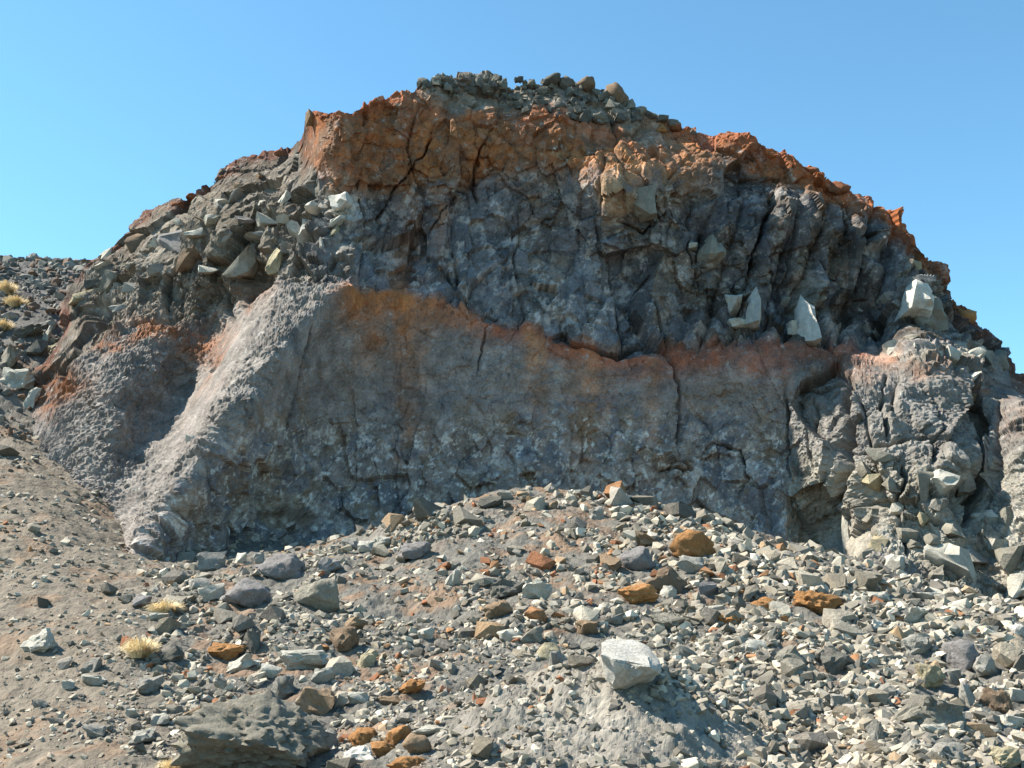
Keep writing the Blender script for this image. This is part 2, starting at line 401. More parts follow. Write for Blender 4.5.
D = D - 0.22 * sstep(lx + 3, lx - 7, wx) * sstep(lx - 75, lx - 30, wx) * sstep(280, 300, wy) * sstep(480, 420, wy)
def pblob(lst):
    q = np.zeros_like(PXa)
    for bx, by, rx, ry, a_ in lst: q = np.maximum(q, a_ * np.exp(-(((wx - bx) / rx) ** 2 + ((wy - by) / ry) ** 2) ** 2))
    return q
frac = pblob([(320,220,38,40,1),(275,215,30,24,0.8),(745,312,22,26,1),(806,322,16,30,1),(920,300,26,34,0.9),(240,262,26,30,0.6),(950,358,50,14,0.8)])
D = D + frac * (0.22 * fb + 0.13 * fc + 0.08)
D = D + smoothw * (0.025 * cl2 + 0.02 * cl3 + 0.05 * fa + 0.035 * fb + 0.03 * fc) + smoothw * sstep(400, 470, wy) * (0.14 * fb + 0.10 * fa)
D = D + 0.018 * fbm(P * 9, 3, 71, 0.6)
# columns in the dark lava at the right: upright ribs
ribs = sstep(675, 700, wx) * sstep(915, 890, wx) * sstep(185, 215, wy) * upper
phase = (PXa + (PYa - 250) * 0.28 + 10 * perlin(P * 0.8, 81)) / 27.0
D = D + ribs * 0.30 * (np.abs(np.sin(math.pi * phase)) ** 0.6 - 0.5)
# long cracks traced from the face: (line, half width px, depth m)
CRACKS = [([(886,372),(882,405),(888,440)],2.6,0.4),([(905,470),(899,515),(908,565)],3.0,0.45),([(930,395),(936,440),(928,470)],2.2,0.35),([(1000,400),(996,450),(1003,500)],2.6,0.4),([(815,395),(811,440),(818,470)],2.2,0.35),([(496,122),(478,160),(472,185),(478,205)],1.8,0.24),([(434,120),(430,145),(411,172),(403,182),(390,190),(381,215),(377,235)],1.9,0.28),
 ([(777,190),(765,215),(757,245),(748,270),(742,285)],2.6,0.42),([(650,290),(654,320),(664,345),(676,368),(680,390),(682,430),(676,455)],2.4,0.40),
 ([(850,372),(846,400),(851,430),(842,448),(848,470),(841,500),(838,560)],5.2,1.1),([(787,385),(790,420),(784,455),(792,480)],2.0,0.3),
 ([(968,372),(975,400),(982,430),(978,470),(976,510),(962,530)],6.0,0.7),([(308,330),(306,360),(300,385),(296,410),(282,435)],2.2,0.3),
 ([(228,285),(226,310),(232,322)],3.0,0.4),([(268,262),(250,285),(240,305)],5.0,0.5),([(488,325),(478,360),(475,375)],1.6,0.2),
 ([(525,228),(555,218)],1.6,0.25),([(740,495),(748,470),(740,450),(712,446),(700,462)],1.6,0.2),([(670,450),(690,470),(655,472)],2.0,0.25),
 ([(850,452),(905,442),(965,452)],2.6,0.4),([(846,520),(880,500),(930,520),(950,530)],2.6,0.4),([(620,220),(640,232),(660,222),(657,195)],2.0,0.25),
 ([(820,185),(815,240),(822,300)],2.0,0.25),([(795,205),(790,260),(782,300)],2.0,0.25),([(430,240),(440,215),(455,190)],1.8,0.2),([(700,200),(690,250),(700,300)],1.8,0.22)]
gYx = np.gradient(P[..., 1], axis=1) / (np.gradient(PXa, axis=1) * 0.0195 + 1e-6); gYy = np.gradient(P[..., 1], axis=0) / (np.abs(np.gradient(PYa, axis=0)) * 0.0195 + 1e-2)
slope = np.hypot(gYx, gYy); slope[-len(tb):] = 0
slope = blur(blur(np.minimum(slope, 12), 7, 0), 7, 1)
D = D / (1 + (slope / 2.3) ** 3)
wob = 5 * perlin(P * 2.2, 91) + 3 * perlin(P * 6, 92); wmod = 0.35 + 0.75 * sstep(-0.4, 0.5, perlin(P * 1.7, 93)); crk = np.zeros_like(PXa)
for line, w, dep in CRACKS:
    dpx, tt = seg_dist(PXa + wob, PYa + wob, line)
    k = wmod * np.exp(-(dpx / (0.62 * w)) ** 2) * np.minimum(1, 5 * tt + 0.3) * np.minimum(1, 5 * (1 - tt) + 0.2)
    D = D - dep * k; crk = np.maximum(crk, k)
# ledge lip under the lava, pocket hollows
D = D + 0.16 * np.exp(-((wy - band_y - 8) / 9.0) ** 2) * sstep(660, 700, wx) * sstep(880, 850, wx)
for hx, hy, rx, ry, dp in [(790,300,22,22,0.45),(880,255,14,10,0.35),(290,520,22,10,0.3),(255,275,12,16,0.4),(100,312,12,14,0.4),(505,235,20,16,0.15),(960,500,14,14,0.3)]:
    D = D - dp * np.exp(-(((PXa - hx) / rx) ** 2 + ((PYa - hy) / ry) ** 2) ** 2)
# fade the relief at the very foot and on the far back
nb = len(tb); fade = np.ones(P.shape[:2]); fade[-nb:] *= np.linspace(1, 0.5, nb)[:, None]
dirn = N0.copy(); V = P + dirn * (D * fade)[..., None]
cliffV = V

# --- colour of the rock itself
def blob(lst):
    s = np.zeros_like(PXa)
    for bx, by, rx, ry, a in lst:
        s = np.maximum(s, a * np.exp(-(((wx - bx) / rx) ** 2 + ((wy - by) / ry) ** 2)))
    return s
fine = fbm(P * 3.0, 4, 201, 0.65); midn = fbm(P * 1.0, 3, 205, 0.6)
def mix(c, t, k): return c + (np.array(t) - c) * np.clip(k, 0, 1)[..., None]
c = np.zeros(P.shape) + np.array([0.105, 0.102, 0.100])
c = mix(c, (0.143, 0.125, 0.115), smoothw * 0.9)                       # mauve-grey tuff
c = mix(c, (0.300, 0.280, 0.262), spur)
c = mix(c, (0.265, 0.255, 0.24), pill)
c = mix(c, (0.34, 0.325, 0.28), pill * sstep(445, 475, wy) * sstep(-0.25, 0.3, midn + 0.3))
c = mix(c, (0.265, 0.235, 0.195), lslope * sstep(320, 270, wx) * 0.9)
c = mix(c, (0.135, 0.105, 0.078), lava * sstep(0.0, 0.5, fine + (ra[..., 0] - 0.5)) * 0.7)
c = mix(c, (0.085, 0.092, 0.105), lava * sstep(0.4, 0.9, ra[..., 1]) * 0.7 * (1 - lslope))
c = mix(c, (0.30, 0.29, 0.285), lava * (1 - lslope) * sstep(0.2, 0.38, fbm(P * 2.0, 5, 222, 0.8)) * 0.6)   # white bloom
c = mix(c, (0.30, 0.285, 0.27), smoothw * sstep(390, 460, wy) * sstep(0.15, 0.4, fbm(P * 2.4, 5, 225, 0.8)) * 0.5)
o1, red, brn = (0.27, 0.105, 0.04), (0.26, 0.085, 0.044), (0.15, 0.095, 0.06)
ncap = sstep(-0.55, 0.25, fine * 0.8 + midn * 0.5)
c = mix(c, brn, capm * 0.95)
c = mix(c, o1, capm * ncap * (0.55 + 0.45 * sstep(40, 8, wy - np.interp(wx, [p[0] for p in RIM], [p[1] for p in RIM]))))
c = mix(c, (0.36, 0.20, 0.105), blob([(640,160,50,26,1.0),(620,190,26,18,0.9),(690,175,28,14,0.6)]) * sstep(-0.5, 0.2, fine + 0.3))
c = mix(c, (0.26, 0.215, 0.15), blob([(640,192,50,12,0.8),(560,152,20,4,0.6),(455,116,12,5,0.6)]))
c = mix(c, (0.115, 0.085, 0.062), capm * sstep(0.05, 0.3, fbm(P * 1.4, 4, 271, 0.7)) * 0.7)
rimd = PYa - np.interp(PXa, [p[0] for p in RIM], [p[1] for p in RIM])
redrim = sstep(16, 4, rimd + 8 * fine) * sstep(296, 310, wx) * (1 - np.exp(-((wx - 545) / 125.0) ** 8))
c = mix(c, (0.29, 0.105, 0.05), redrim * 0.85)
c = mix(c, (0.27, 0.12, 0.07), np.exp(-((wx - 545) / 125.0) ** 8) * sstep(10, 24, rimd) * sstep(52, 34, rimd) * 0.7 * (PYa > 0))
c = mix(c, (0.135, 0.132, 0.118), np.exp(-((wx - 545) / 125.0) ** 8) * sstep(34, 22, rimd + 6 * fine))          # dark rubble bed on the summit
c = mix(c, red, sstep(12, 2, rimd + 8 * fine) * sstep(300, 280, wx) * 0.75 * sstep(-0.4, 0.2, midn + 0.2))
c = mix(c, (0.33, 0.115, 0.045), sstep(740, 800, wx) * sstep(26, 9, rimd + 8 * fine) * sstep(975, 945, wx) * 0.9)
# baked band and its runs of rust
bd = wy - band_y
band = np.exp(-((bd - 4) / np.where(bd > 4, 17.0, 8.0)) ** 2) * sstep(340, 355, wx) * sstep(880, 850, wx)
c = mix(c, red, band * (0.85 + 0.4 * fine) * sstep(400, 520, wx))
c = mix(c, (0.31, 0.115, 0.045), band * (0.9 + 0.4 * fine) * sstep(520, 380, wx))
runs = sstep(-0.05, 0.4, perlin(np.stack([PXa / 26.0, PYa / 260.0, 0 * PXa], -1), 240)) * np.exp(-np.maximum(bd, 0) / 75.0) * sstep(-4, 8, bd) * sstep(345, 360, wx) * sstep(720, 640, wx)
c = mix(c, (0.30, 0.15, 0.075), runs * (0.75 + 0.5 * fine) * (1 - spur))
c = mix(c, (0.31, 0.125, 0.045), blob([(365,300,22,22,0.9),(405,305,14,60,0.85),(368,340,14,22,0.6),(402,400,10,50,0.5),(440,320,30,14,0.5),(590,390,20,45,0.45)]) * (0.8 + 0.5 * fine))
c = mix(c, (0.47, 0.18, 0.066), blob([(165,334,50,13,0.95),(200,342,24,18,0.85),(212,375,13,32,0.7),(60,385,26,14,0.95),(45,400,14,16,0.9),(110,345,14,10,0.8),(258,300,18,16,0.8),(190,440,10,20,0.25)]) * sstep(-0.5, 0.25, fine + 0.15) * np.maximum(sstep(lx + 1, lx - 6, wx), 0.15 + sstep(300, 285, wy)))
c = mix(c, (0.33, 0.19, 0.13), blob([(900,362,50,9,0.9),(860,372,22,8,0.8),(925,372,26,8,0.8),(985,385,18,10,0.8),(1010,390,20,10,0.7),(1060,420,60,12,0.7)]) * sstep(-0.5, 0.2, fine + 0.1))
c = mix(c, (0.26, 0.125, 0.05), blob([(480,130,46,26,0.6),(435,170,30,30,0.7),(430,140,30,24,0.7),(510,160,30,24,0.6),(440,235,8,40,0.6),(415,205,12,25,0.5),(570,150,30,24,0.55),(925,265,22,26,0.45),(850,215,40,16,0.4)]) * sstep(-0.4, 0.3, fine + 0.1))
c = mix(c, (0.20, 0.165, 0.115), blob([(235,245,40,40,0.5),(800,250,10,60,0.5),(830,270,10,60,0.5),(940,310,20,20,0.6),(260,520,30,30,0.35)]))
c = mix(c, (0.37, 0.355, 0.315), pill * blob([(1008,505,26,45,1.0),(945,490,22,22,0.7),(880,520,40,40,0.5)]))
c = mix(c, (0.20, 0.192, 0.165), frac * (1 - spur) * sstep(0.3, 0.5, rb[..., 1]) * 0.9)
c = c * (1 + 0.30 * fine + 0.16 * midn)[..., None]
blk = 0.30 * (ra[..., 2] - 0.5) + 0.42 * (rb[..., 2] - 0.5) + 0.30 * (rc[..., 2] - 0.5)
c = c * np.clip(1 + blk * (0.4 + 1.0 * lava), 0.35, 2)[..., None]
c = mix(c, (0.11, 0.125, 0.15), lava * (1 - lslope) * (rb[..., 3] > 0.72) * 0.6)
c = mix(c, (0.31, 0.30, 0.29), lava * (1 - lslope) * (rc[..., 3] > 0.90) * sstep(-0.1, 0.3, fbm(P * 6, 3, 251, 0.7)) * 0.8)
c = mix(c, (0.34, 0.33, 0.31), smoothw * sstep(400, 450, wy) * (rc[..., 3] > 0.88) * sstep(-0.1, 0.3, fbm(P * 6, 3, 252, 0.7)) * 0.6)
c = mix(c, (0.085, 0.09, 0.105), smoothw * sstep(370, 430, wy) * sstep(0.05, 0.3, fbm(P * 1.3, 4, 261, 0.7)) * 0.75)
c = mix(c, (0.135, 0.10, 0.07), smoothw * sstep(360, 420, wy) * sstep(0.15, 0.35, fbm(P * 1.5, 4, 262, 0.7)) * 0.7)
c = mix(c, (0.46, 0.45, 0.43), smoothw * sstep(400, 440, wy) * sstep(0.38, 0.46, fbm(P * 5, 4, 263, 0.75)) * 0.6)
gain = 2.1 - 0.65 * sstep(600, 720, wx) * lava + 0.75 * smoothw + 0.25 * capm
gain = gain + (1.02 - gain) * spur; gain = gain + (1.14 - gain) * pill; gain = gain + (1.12 - gain) * lslope
warm = 1 + (np.array([1.12, 1.0, 0.90]) - 1) * (1 - 0.7 * np.clip(lava + spur + pill + smoothw, 0, 1) * (1 - capm))[..., None]
sat = (c.max(-1) - c.min(-1)) / (c.max(-1) + 1e-6)
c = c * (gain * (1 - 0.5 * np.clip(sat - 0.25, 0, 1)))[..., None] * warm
mxc = c.max(-1, keepdims=True); c = c / (1 + (mxc / 1.35) ** 4) ** 0.25
c = np.clip(c, 0.02, 1.4)

Fq = grid_faces(*V.shape[:2]); fcx = (PXa[:-1, :-1] + PXa[1:, 1:]) / 2; fcy = (PYa[:-1, :-1] + PYa[1:, 1:]) / 2
if flip < 0: Fq = Fq[..., ::-1]
def fm(a): return (a[:-1, :-1] + a[1:, 1:]) / 2
u_, s_, cpm = fm(upper), fm(spur), fm(capm)
part = np.zeros(fcx.shape, int)                                # 0 lower wall
part[u_ > 0.5] = 1                                             # lava
part[(s_ > 0.5)] = 2                                           # spur
part[(cpm > 0.5)] = 3                                          # cap
part[(u_ > 0.5) & (fcx < 305) & (cpm <= 0.5)] = 4              # left shoulder
dl = np.interp(fcy, [300, 372, 400, 430, 448, 470, 500, 700], [850, 850, 846, 851, 842, 848, 841, 838])
dr = np.interp(fcy, [300, 372, 400, 430, 470, 510, 530, 700], [966, 968, 975, 982, 978, 976, 966, 955])
low = (u_ <= 0.5) & (fcx > 788)
part[low & (fcx <= dl)] = 5; part[low & (fcx > dl) & (fcx <= dr)] = 6; part[low & (fcx > dr)] = 7
cliff = link("cliff", None, label="tall grey and rust-orange volcanic rock cliff with overhanging red cap", category="cliff")
cliff.location = (0, 21, 3)
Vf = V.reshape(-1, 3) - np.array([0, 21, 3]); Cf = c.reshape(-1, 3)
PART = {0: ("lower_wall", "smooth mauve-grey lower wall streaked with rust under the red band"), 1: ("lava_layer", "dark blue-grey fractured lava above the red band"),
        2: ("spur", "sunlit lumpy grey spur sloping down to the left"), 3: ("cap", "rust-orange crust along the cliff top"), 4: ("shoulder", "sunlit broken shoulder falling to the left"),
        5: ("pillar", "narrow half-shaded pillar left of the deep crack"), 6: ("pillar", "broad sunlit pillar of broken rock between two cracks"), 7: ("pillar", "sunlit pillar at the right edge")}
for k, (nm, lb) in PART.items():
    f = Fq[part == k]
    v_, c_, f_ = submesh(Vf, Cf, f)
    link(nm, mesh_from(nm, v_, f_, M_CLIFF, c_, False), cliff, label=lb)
def cliff_at(px, py):
    """front surface point and normal nearest to a traced place on the face"""
    j = int(np.argmin(np.abs(cpx - px))); i = int(np.argmin(np.abs(PY[:, j] - py)))
    return V[i, j], N0[i, j]

# ------------------------------------------------------------------ stones
rng = np.random.default_rng(5)
def ico(sub):
    bm = bmesh.new(); bmesh.ops.create_icosphere(bm, subdivisions=sub, radius=1.0)
    v = np.array([q.co[:] for q in bm.verts]); f = np.array([[q.index for q in t.verts] for t in bm.faces]); bm.free()
    return v, f
ICO = {s: ico(s) for s in (2, 3, 4, 5)}
def hull(p):
    bm = bmesh.new()
    for q in p: bm.verts.new(q)
    res = bmesh.ops.convex_hull(bm, input=bm.verts[:])
    bmesh.ops.delete(bm, geom=list({g for g in res["geom_unused"] + res["geom_interior"] if isinstance(g, bmesh.types.BMVert)}), context='VERTS')
    bmesh.ops.triangulate(bm, faces=bm.faces[:]); bmesh.ops.recalc_face_normals(bm, faces=bm.faces[:])
    return bm
def arrays(bm):
    bm.verts.index_update()
    v = np.array([q.co[:] for q in bm.verts]); f = np.array([[q.index for q in t.verts] for t in bm.faces]); bm.free()
    return v, f
def block_points(r, extra=5):
    k = np.array([(x, y, z) for x in (-1, 1) for y in (-1, 1) for z in (-1, 1)], float)
    k = k[r.permutation(8)[:r.integers(4, 7)]] * r.uniform(0.45, 1.0, (1, 3))
    k = k * r.uniform(0.55, 1.0, k.shape)
    e = r.normal(size=(extra + 3, 3)); e /= np.linalg.norm(e, axis=1, keepdims=True)
    return np.vstack([k, e * r.uniform(0.7, 1.1, (extra + 3, 1))])
def rock_shape(sub, seed, planes=13, rough=0.05, lumpy=0.0, pts=None):
    """unit stone: an angular broken block with roughened faces, or a knobbly clod when lumpy"""
    r = np.random.default_rng(seed)
    if lumpy:
        v, f = ICO[max(sub, 3)]
        n = r.normal(size=(planes, 3)); n /= np.linalg.norm(n, axis=1, keepdims=True); d = r.uniform(0.5, 0.88, planes)
        q = v @ n.T
        p = v * np.minimum(np.where(q > 0.05, d / np.maximum(q, 0.05), 9.0).min(1), 1.0)[:, None]
        f1, f2, rr_, off = cells(v * 3.4 + seed, seed % 50)
        if sub == 5: p = p * (1 + 0.13 * facets(v + seed, 1.3, 7, 0.8, 0.9, 0.3, 0.08)[0] + 0.11 * facets(v + seed, 4.2, 8, 0.9, 0.9, 0.35, 0.1)[0] + 0.11 * fbm(v * 6, 4, 9, 0.8))[:, None]
        elif lumpy < 0.09: p = p * (1 + 0.8 * lumpy * facets(v + seed, 1.7, seed % 43, 0.9, 0.9, 0.3, 0.1)[0])[:, None]
        if sub < 5: p = p * (1 + lumpy * (2.2 * (rr_[:, 0] - 0.4) + 2.4 * (0.5 - f1)) + 0.8 * lumpy * fbm(v * 4 + seed, 3, seed % 89, 0.6))[:, None]
    else:
        if pts is not None: pts = np.array(pts, float)
        elif planes == 5: pts = np.array(SPLINTER) * r.uniform(0.9, 1.08, (len(SPLINTER), 3))
        elif planes == 4:                                # a standing splinter: broad foot, leaning point
            k = np.arange(6) * math.pi / 3
            pts = np.vstack([np.stack([np.cos(k), np.sin(k), -1 + 0 * k], -1), np.stack([0.72 * np.cos(k + .4), 0.72 * np.sin(k + .4), -0.1 + 0 * k], -1), [[0.05, 0, 1.0], [0.2, 0.1, 0.8]]]) * r.uniform(0.85, 1.1, (14, 1))
        else: pts = block_points(r, max(2, planes - 8))
        bm = hull(pts)
        bmesh.ops.subdivide_edges(bm, edges=bm.edges[:], cuts={2: 1, 3: 2, 4: 5}[sub], use_grid_fill=True)
        bmesh.ops.triangulate(bm, faces=bm.faces[:])
        bmesh.ops.smooth_vert(bm, verts=bm.verts[:], factor=0.12 if sub == 2 else 0.3, use_axis_x=True, use_axis_y=True, use_axis_z=True)
        v, f = arrays(bm)
        nn = v / np.linalg.norm(v, axis=1, keepdims=True)
        p = v + nn * (rough * (2.2 * fbm(v * 1.8 + seed * 3.1, 4, seed % 97, 0.65) + 1.3 * (facets(v + seed, 2.0, seed % 61, 0.5, 0.8, 0.2, 0.1)[0])))[:, None]
    e = np.ptp(p, axis=0) / 2; c0 = (p.max(0) + p.min(0)) / 2
    return (p - c0) / e, f
SPLINTER = [(-1,-.3,-1),(-.2,-1,-1),(1,0,-1),(.4,1,-1),(-.72,-.2,.05),(-.1,-.8,0),(.75,.1,.1),(-.05,-.2,1),(.2,.2,.88),(-.35,.1,.5),(.4,-.4,.4)]
GREY = (0.36, 0.342, 0.30); DARK = (0.17, 0.163, 0.14); PALE = (0.56, 0.535, 0.46); WHITE = (0.70, 0.67, 0.60)
TAN = (0.36, 0.255, 0.165); ORANGE = (0.46, 0.235, 0.095); BROWN = (0.26, 0.185, 0.125); OLIVE = (0.33, 0.305, 0.25); MAUVE = (0.30, 0.28, 0.27); RED = (0.32, 0.13, 0.065); YEL = (0.45, 0.39, 0.26)
def setcol(o, col, j=0.14):
    k = (1 + rng.uniform(-j, j)) * 0.70; o.color = (col[0] * k, col[1] * k, col[2] * k, 1)
_cnt = [0]
def stone_obj(name, px, py, w, h, col, P, depth=None, tilt=0.0, parent=None, sub=3, planes=13, rough=0.12, lumpy=0.0, sink=0.3, yaw=None, smooth=None, pts=None, **props):
    """a stone w x h pixels as seen at place P (its middle)"""
    _cnt[0] += 1
    Y = P[1] / cp
    sx, sz = w / F * Y / 2, h / F * Y / 2
    sy = depth if depth is not None else 0.5 * (sx + min(sx, sz)) * rng.uniform(0.8, 1.1)
    v, f = rock_shape(sub, 1000 + int(px) * 7 + int(py) * 131, planes, rough, lumpy, pts)
    v = v * (sx, sy, sz)
    me = mesh_from(name, v, f, M_STONE, None, True)
    me.set_sharp_from_angle(angle=math.radians(60 if lumpy else 32))
    o = link(name, me, parent, **props)
    loc = Vector(P)
    if parent is not None: loc = loc - parent.location
    o.location = loc
    o.rotation_euler = (rng.uniform(-0.12, 0.12), -math.radians(tilt), rng.uniform(-0.25, 0.25) if yaw is None else yaw)
    setcol(o, col)
    return o
def lay(px, py, w, h, col, label, tilt=0, group=None, **kw):
    """a loose rock lying on the ground; px, py its middle in the picture"""
    d = ray(px, py); Ys = np.arange(6.5, 45, 0.03)
    q = EYE + d * (Ys / d[1])[:, None]
    k = np.argmax(q[:, 2] < ground_z(q[:, 0], q[:, 1]) + 0.52 * (h / F * Ys / cp / 2))
    P = q[k]
    pr = dict(label=label, category="rock")
    if group: pr["group"] = group
    sub = 5 if kw.pop('outcrop', False) else 4 if max(w, h) >= 28 else 3
    return stone_obj("rock", px, py, w, h, col, P, tilt=tilt, sub=sub, **pr, **kw)

